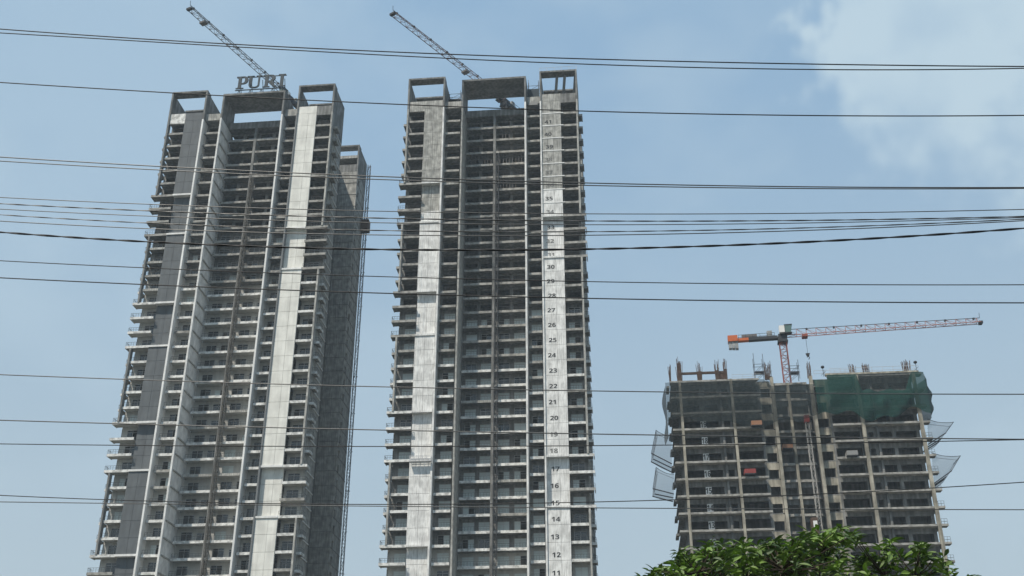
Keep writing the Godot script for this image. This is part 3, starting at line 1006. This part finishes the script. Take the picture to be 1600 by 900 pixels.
# ---------------------------------------------------------------- scene
func _ready() -> void:
	rng.seed = 2024
	# camera
	var cam := Camera3D.new()
	cam.name = "camera"
	cam.position = Vector3(0, 1.6, 0)
	cam.rotation_degrees = Vector3(26.5, 5.7, 0)
	cam.fov = rad_to_deg(2.0 * atan(450.0 / 1720.0))
	cam.near = 0.1
	cam.far = 3000
	cam.current = true
	add_child(cam)
	# sky, haze, exposure
	var env := Environment.new()
	env.background_mode = Environment.BG_SKY
	env.sky = make_sky()
	env.tonemap_mode = Environment.TONE_MAPPER_LINEAR
	env.tonemap_exposure = 1.06
	env.sdfgi_enabled = true
	env.ssao_enabled = true
	env.ssil_enabled = true
	env.fog_enabled = true
	env.fog_density = 0.0003
	env.fog_light_color = Color(0.80, 0.86, 0.90)
	var we := WorldEnvironment.new()
	we.name = "environment"
	we.environment = env
	add_child(we)
	# sun: high, from the left behind the viewer
	var sun := DirectionalLight3D.new()
	sun.name = "sun"
	sun.light_energy = 1.5
	sun.light_color = Color(1.0, 0.965, 0.91)
	sun.light_angular_distance = 1.2
	sun.shadow_enabled = true
	add_child(sun)
	var el := deg_to_rad(58.0)
	var az := deg_to_rad(38.0)
	var from := Vector3(-sin(az) * cos(el), sin(el), cos(az) * cos(el))
	sun.look_at_from_position(from * 300.0, Vector3.ZERO, Vector3.UP)
	make_materials()
	# ground
	var pm := PlaneMesh.new()
	pm.size = Vector2(4000, 4000)
	var g := part(self, "ground", pm, M["ground_dust"])
	g.set_meta("kind", "structure")

	# the two tall towers
	var T1 := Vector3(-94.5, 0, -190.4)
	var T2 := Vector3(-41.95, 0, -192.5)
	var T3 := Vector3(10.3, 0, -194.5)
	tall_tower(T1, 5.9, {"label": "left tall apartment tower with dark grey and cream strips and big rooftop letters", "windows_to": 34, "paint_to": 30, "plaster_to": 30, "fascia": "fascia_worn", "wall": "plaster", "film": 0.10, "small_windows": true, "frame": "frame_pale",
		"return_ledge": true, "soffit": "plaster", "strip_left": "dark_paint", "strip_right": "cream_paint", "strip_raw_from": [99, 99], "band": "white_paint", "fin": "white_paint", "fin_portal": "white_worn", "fin_strip": "grey_paint", "fin_corner": "concrete", "fin_corner_right": "concrete_pale", "tops": [10.9, 9.45, 10.6]})
	var t2 := tall_tower(T2, 6.9, {"label": "middle tall apartment tower with white strips and painted storey numbers", "windows_to": 27, "paint_to": 27, "plaster_to": 12, "fascia": "fascia_worn", "wall": "plaster", "film": 0.85, "small_windows": false, "frame": "frame_pale",
		"return_ledge": false, "soffit": "plaster", "strip_left": "white_worn", "strip_right": "white_worn", "strip_raw_from": [35, 36], "band": "white_worn", "fin": "white_worn", "fin_portal": "concrete_pale", "fin_strip": "white_worn", "fin_corner": "concrete_pale", "fin_corner_right": "concrete_pale", "tops": [11.2, 9.9, 11.05]})
	# storey numbers painted on the middle tower
	for n in range(10, 42):
		var zf := -0.95 if (n in OUT_RIGHT or n in [31, 15]) else -0.12
		var o := part(t2, "storey_number", text_mesh(str(n), 0.84, 0.02), M["number_faded"] if n in [34, 36, 37, 38, 32, 31, 19, 18] else M["number_paint"], Vector3(30.45 + 0.12 * sin(n * 2.3), 6.9 + FH * n + 0.95, zf + 0.012))
		o.scale.x = 1.25
	for f in [0.38, 0.62, 0.95]:
		var b := MB.new()
		var x: float = lerpf(29.2, 36.2, f)
		b.bar(Vector3(x, 144.4, -3.0), Vector3(x + 0.6, 149.8, -1.2), 0.5)
		part(t2, "roof_prop", b.mesh(), M["concrete"])
	var rr := MB.new()
	rr.box(28.7, 36.75, 0.9, 0.95, -0.05, 0)
	for k in 6:
		rr.box(28.7 + 1.6 * k, 28.76 + 1.6 * k, 0, 0.9, -0.05, 0)
	part(t2, "roof_railing", rr.mesh(), M["rail_pale"], Vector3(0, 150.251, 0))

	# props left standing on unfinished storeys of the middle tower, and sheeting on its roof scaffold
	for q in [[39, 12.9, 18.0], [39, 19.6, 25.0], [37, 19.8, 23.0], [41, 20.2, 22.0], [33, 13.4, 15.6]]:
		var x: float = q[1]
		while x < q[2]:
			bx(t2, "prop", x, x + 0.09, 6.9 + FH * q[0] + 0.03, 6.9 + FH * (q[0] + 1) - 0.19, -4.9, -4.81, M["crane_grey"])
			x += 0.55 + 0.25 * rng.randf()
	bx(t2, "sheeting", 26.0, 28.5, 144.9, 147.0, -1.75, -1.7, M["sheeting_blue"])
	bx(t2, "sheeting", 26.1, 28.2, 142.0, 142.6, -0.72, -0.6, M["grey_sheet"])
	# the tower under construction
	raw_tower(T3)

	# rooftop letters on the left tower
	var sg := thing("rooftop_sign", "big dark serif letters on a frame above the left tower's portal", "sign", Vector3(-80.4, 147.66, -190.6))
	var lx := [0.15, 2.55, 6.2, 9.65]
	var lw := ["P", "U", "R", "I"]
	for i in 4:
		var o := part(sg, "letter", text_mesh(lw[i], 3.3, 0.28, true), M["sign_metal"])
		var bb: AABB = o.mesh.get_aabb()
		o.position = Vector3(lx[i], 1.45, 0) - Vector3(bb.position.x, bb.position.y, 0)
	bx(sg, "rail", -0.1, 11.3, 1.25, 1.42, -0.45, -0.25, M["sign_metal"])
	bx(sg, "rail", 0.1, 11.3, 4.62, 4.76, -0.45, -0.25, M["sign_metal"])
	for i in 5:
		var b := MB.new()
		var x := 0.5 + 2.5 * i
		b.bar(Vector3(x, 0, -0.2), Vector3(x + 0.35, 1.25, -0.35), 0.12)
		b.bar(Vector3(x + 0.75, 0, -0.2), Vector3(x + 0.4, 1.25, -0.35), 0.12)
		b.bar(Vector3(x + 0.4, 0, -2.2), Vector3(x + 0.4, 3.8, -0.4), 0.12)
		part(sg, "support", b.mesh(), M["sign_metal"])

	# cranes
	tower_crane("crane with pale jib reaching out over the left tower behind the letters", Vector3(-72.6, 155.2, -204), turn_to(Vector3(-12.0, 0, 32.4)), 34.5, 16.0, {"mast": "crane_grey", "jib": "crane_grey", "counter": "crane_grey", "trolley": 30.0, "drop": 0.0}, false)
	tower_crane("crane with red-grey jib reaching out over the middle tower's portal", Vector3(-22.04, 151.9, -206), turn_to(Vector3(-19.9, 0, 32.5)), 38.0, 10.0, {"mast": "crane_grey", "jib": "crane_russet", "counter": "crane_dark", "trolley": 14.5, "drop": 0.0}, false)
	tower_crane("crane with orange counterweight and red mast on the unfinished tower", Vector3(33.78, 90.6, -206), turn_to(Vector3(37.6, 0, 2.9)), 37.8, 13.2, {"mast": "crane_red", "jib": "crane_pale", "counter": "crane_orange", "trolley": 4.4, "drop": 4.0}, true)

	# hoists
	hoist_mast("tall lattice hoist mast up the middle of the left tower", T1 + Vector3(19.15, 0, -3.7), 128.0, "mast_grime", 12)
	hoist_mast("tall lattice hoist mast up the middle of the numbered tower", T2 + Vector3(19.2, 0, -3.7), 132.0, "crane_dark", 12)
	var hm := hoist_mast("dark hoist mast on the far right flank of the left tower", T1 + Vector3(37.6, 0, -31.0), 147.5, "scaffold_steel", 14)
	bx(hm, "work_platform", -3.2, 1.0, 129.0, 131.8, -0.8, 1.2, M["rust_steel"])
	var h3 := hoist_mast("hoist mast with red cage on the unfinished tower", T3 + Vector3(24.5, 0, -1.6), 69.6, "mast_pale", 8)
	bx(h3, "mast_head", -0.45, 0.45, 69.6, 70.9, -0.45, 0.45, M["red_sheet"])
	bx(h3, "cage", -1.5, -0.4, 48.8, 51.8, -0.6, 0.9, M["rust_steel"])
	bx(h3, "cage_panel", -1.25, -0.55, 50.0, 51.2, 0.905, 0.93, M["crane_white"])

	# cradle on the middle tower
	var gd := thing("suspended_cradle", "work cradle hanging in front of the middle tower's left white strip", "cradle", T2 + Vector3(3.9, 63.05, 0.95))
	bx(gd, "floor", 0, 4.0, 0, 0.12, -0.7, 0, M["rail_pale"])
	var cb := MB.new()
	for z in [-0.66, 0.0]:
		for q in [0.5, 1.05]:
			cb.box(0, 4.0, q, q + 0.06, z - 0.05, z)
		for k in 6:
			cb.box(0.79 * k, 0.79 * k + 0.06, 0.12, 1.05, z - 0.05, z)
	part(gd, "guard_rail", cb.mesh(), M["rail_pale"])
	for x in [0.1, 3.9]:
		bx(gd, "rope", x, x + 0.03, 1.1, 79.0, -0.36, -0.33, M["rail_metal"])

	# scaffolds, rebar and lamps on the roofs
	scaffold("low scaffold between the left frame and portal of the middle tower", T2 + Vector3(8.6, 144.3, -2.2), 2.6, 1.2, 3.6, 1.5)
	scaffold("tall scaffold beside the right frame of the middle tower", T2 + Vector3(26.1, 144.3, -2.2), 2.2, 1.2, 5.2, 1.3)
	scaffold("tall scaffold left of the red crane mast on the unfinished deck", T3 + Vector3(16.0, 78.0, -0.9), 1.7, 1.4, 4.6, 1.6)
	scaffold("narrow scaffold next to the tall one on the unfinished deck", T3 + Vector3(18.3, 78.0, -2.6), 0.9, 1.4, 3.6, 1.2)
	scaffold("short scaffold right of the red crane mast on the unfinished deck", T3 + Vector3(22.5, 78.0, -0.9), 1.6, 1.4, 3.0, 1.3)
	var names := ["leftmost", "second", "third", "fourth", "fifth", "sixth", "seventh", "eighth", "ninth", "rightmost"]
	var spots := [[0.15, 0.3, 4.6, 5], [1.95, 0.9, 6.2, 12], [5.7, 0.9, 5.0, 7], [9.0, 0.8, 5.4, 6], [10.5, 0.6, 5.6, 8], [18.2, 1.0, 4.2, 8], [25.9, 0.8, 4.0, 9], [33.8, 1.1, 3.2, 12], [36.2, 1.2, 3.1, 12], [43.6, 1.4, 3.4, 14]]
	for q in spots:
		q[3] += 5
	for i in spots.size():
		var q: Array = spots[i]
		rebar("%s bundle of upright rebar along the unfinished deck" % names[i], T3 + Vector3(q[0], 78.07, -1.0), q[1], q[2] * 0.85, q[3])
	floodlight("round floodlight where the green netting starts on the deck", T3 + Vector3(28.3, 77.9, 0.0))
	floodlight("round floodlight on a post at the right end of the deck", T3 + Vector3(45.2, 78.3, -0.3))
	loading_platform("orange loading platform high on the unfinished tower under the dark net", T3 + Vector3(15.1, 68.5, 0.0), 1.9, "orange_sheet")
	loading_platform("red loading platform on the left part of the unfinished tower", T3 + Vector3(13.1, 59.5, 0.0), 2.0, "red_sheet")
	loading_platform("orange loading platform in the middle of the unfinished tower", T3 + Vector3(20.6, 64.8, -2.6), 1.8, "orange_sheet")
	loading_platform("grey loading platform on the right part of the unfinished tower", T3 + Vector3(31.3, 62.3, 0.0), 1.9, "grey_sheet")

	# netting wrapped round the top storeys
	var gn := thing("debris_net", "green netting wrapped round the top right of the unfinished tower", "net", T3 + Vector3(26.3, 0, 0.5))
	var gf := func(u: float, v: float) -> Vector3:
		var x := 19.8 * u
		var hem := 69.9 + 0.9 * sin(u * 9.0) + 0.5 * sin(u * 23.0 + 1.0)
		var bulge := 0.35 * sin(PI * v) + 0.10 * sin(u * 31.0 + v * 3.0 + sin(u * 11.0) * 2.0) + 0.05 * sin(u * 67.0 - v * 7.0 + sin(v * 5.0)) + 0.06 * sin(u * 17.0 + v * 9.0)
		var head := 77.0 if u < 0.12 else 77.9
		head = lerpf(head, 74.6 + 0.25 * sin(u * 30.0), smoothstep(0.385, 0.43, u) * (1.0 - smoothstep(0.80, 0.9, u)))
		return Vector3(x, lerpf(head, hem, v), 0.1 + bulge)
	part(gn, "net", sheet(gf, 170, 22), M["green_net"])
	var gm := func(u: float, v: float) -> Vector3:
		return Vector3(lerpf(8.0, 17.2, u), lerpf(77.8, 74.2, v), 0.02 + 0.06 * sin(u * 40.0))
	part(gn, "grey_net", sheet(gm, 20, 4), M["dark_net"])
	var gs := func(u: float, v: float) -> Vector3:
		var out := 0.2 + 1.3 * sin(PI * minf(v * 0.8 + 0.1, 1.0)) + 0.25 * sin(v * 17.0 + u * 4.0)
		return Vector3(19.8 + out * sin(PI * minf(u * 1.2, 1.0)) * 0.9, lerpf(77.4, 69.0 + 1.2 * u, v), 0.1 - 6.0 * u)
	part(gn, "net", sheet(gs, 10, 14), M["green_net"])
	var dn := thing("debris_net", "dark netting over the top left storeys of the unfinished tower", "net", T3 + Vector3(-0.9, 0, 0.45))
	var df := func(u: float, v: float) -> Vector3:
		var hem := 69.4 + 1.0 * sin(u * 7.0 + 0.6) + 0.5 * sin(u * 19.0)
		var head := 77.6 - 1.35 * smoothstep(0.66, 0.72, u)
		return Vector3(27.1 * u, lerpf(head, hem, v), 0.12 * sin(u * 40.0 + v * 3.0) + 0.2 * sin(PI * v))
	part(dn, "net", sheet(df, 60, 10), M["dark_net"])
	var ds := func(u: float, v: float) -> Vector3:
		return Vector3(-0.25 * sin(v * 9.0) * u - 0.35 * u, lerpf(77.0, 67.0, v), -5.0 * u)
	part(dn, "net", sheet(ds, 6, 12), M["dense_net"])
	catch_net("upper catch net on the left flank of the unfinished tower", T3 + Vector3(0, 0, -0.5), [[-0.3, 67.6], [-3.1, 68.7], [-4.2, 64.3], [-0.6, 62.2]], 5.0)
	catch_net("lower catch net on the left flank of the unfinished tower", T3 + Vector3(0, 0, -0.5), [[-0.3, 60.2], [-3.5, 61.65], [-4.3, 57.7], [-0.6, 56.6]], 5.0)
	catch_net("upper catch net on the right flank of the unfinished tower", T3 + Vector3(0, 0, -0.5), [[45.6, 69.1], [50.1, 68.4], [48.4, 66.4], [45.0, 64.4]], 5.0)
	catch_net("lower catch net on the right flank of the unfinished tower", T3 + Vector3(0, 0, -0.5), [[45.3, 62.8], [50.2, 62.1], [48.2, 59.4], [44.8, 57.2]], 5.0)

	# the tree top
	tree(Vector3(2.52, 0, -16.0))

	# cables, highest first: label, z, height along x, radius, twisted, material
	var wires := [
		["upper cable of the highest pair, above all the towers", -24.0, [20.418, -0.11427, 0.00143, -7.1e-06], 0.016, false, "cable"],
		["lower cable of the highest pair, above all the towers", -24.35, [20.509, -0.1208, 0.00233, 5.84e-05], 0.015, false, "cable"],
		["single cable running just below the roof frames", -24.0, [18.70, -0.10492, 0.00191, 2.48e-05], 0.015, false, "cable"],
		["upper cable of the pair below the roof storeys", -24.0, [16.481, -0.08937, 0.00153, 5.0e-06], 0.015, false, "cable_grey"],
		["lower cable of the pair below the roof storeys", -24.35, [16.626, -0.08559, 0.00155, 6.4e-06], 0.014, false, "cable_grey"],
		["topmost thin cable of the dense bundle", -19.0, [12.67, -0.06239, 0.00213], 0.009, false, "cable_grey"],
		["twisted cable second from the top of the dense bundle", -19.2, [12.622, -0.06206, 0.00219], 0.008, true, "cable_grey"],
		["third cable from the top of the dense bundle", -19.4, [12.651, -0.05584, 0.00235], 0.009, false, "cable_grey"],
		["twisted cable fourth from the top of the dense bundle", -19.2, [12.381, -0.04685, 0.00318], 0.007, true, "cable_grey"],
		["fifth cable of the dense bundle, above the thick black one", -19.0, [12.191, -0.04121, 0.0032], 0.010, false, "cable_grey"],
		["thick black cable, lowest of the dense bundle", -18.6, [11.667, -0.03114, 0.00435], 0.0125, true, "cable"],
		["upper of two single cables under the dense bundle", -24.0, [13.67, -0.06973, 0.00125], 0.012, false, "cable"],
		["lower of two single cables under the dense bundle", -24.0, [13.216, -0.06967, 0.00109], 0.015, false, "cable"],
		["lone cable crossing level with the green netting", -24.0, [10.835, -0.05417, 0.000875], 0.013, false, "cable_grey"],
		["cable crossing level with the upper catch nets", -22.0, [9.1057, -0.05106, 0.00053], 0.013, false, "cable_grey"],
		["nearly level cable just under the catch-net cable", -21.0, [8.5339, -0.0246, 0.00086], 0.010, false, "cable"],
		["low cable that climbs towards the right edge", -19.0, [6.8542, -0.00098, 0.00319], 0.009, false, "cable"],
		["lowest cable, above the tree top", -21.0, [7.2755, -0.03337, 0.0003], 0.010, false, "cable_grey"]]
	for q in wires:
		cable(q[0], q[1], q[2], q[3], q[4], q[5])

func turn_to(d: Vector3) -> float:      # yaw that carries local +x onto d
	return atan2(-d.z, d.x)
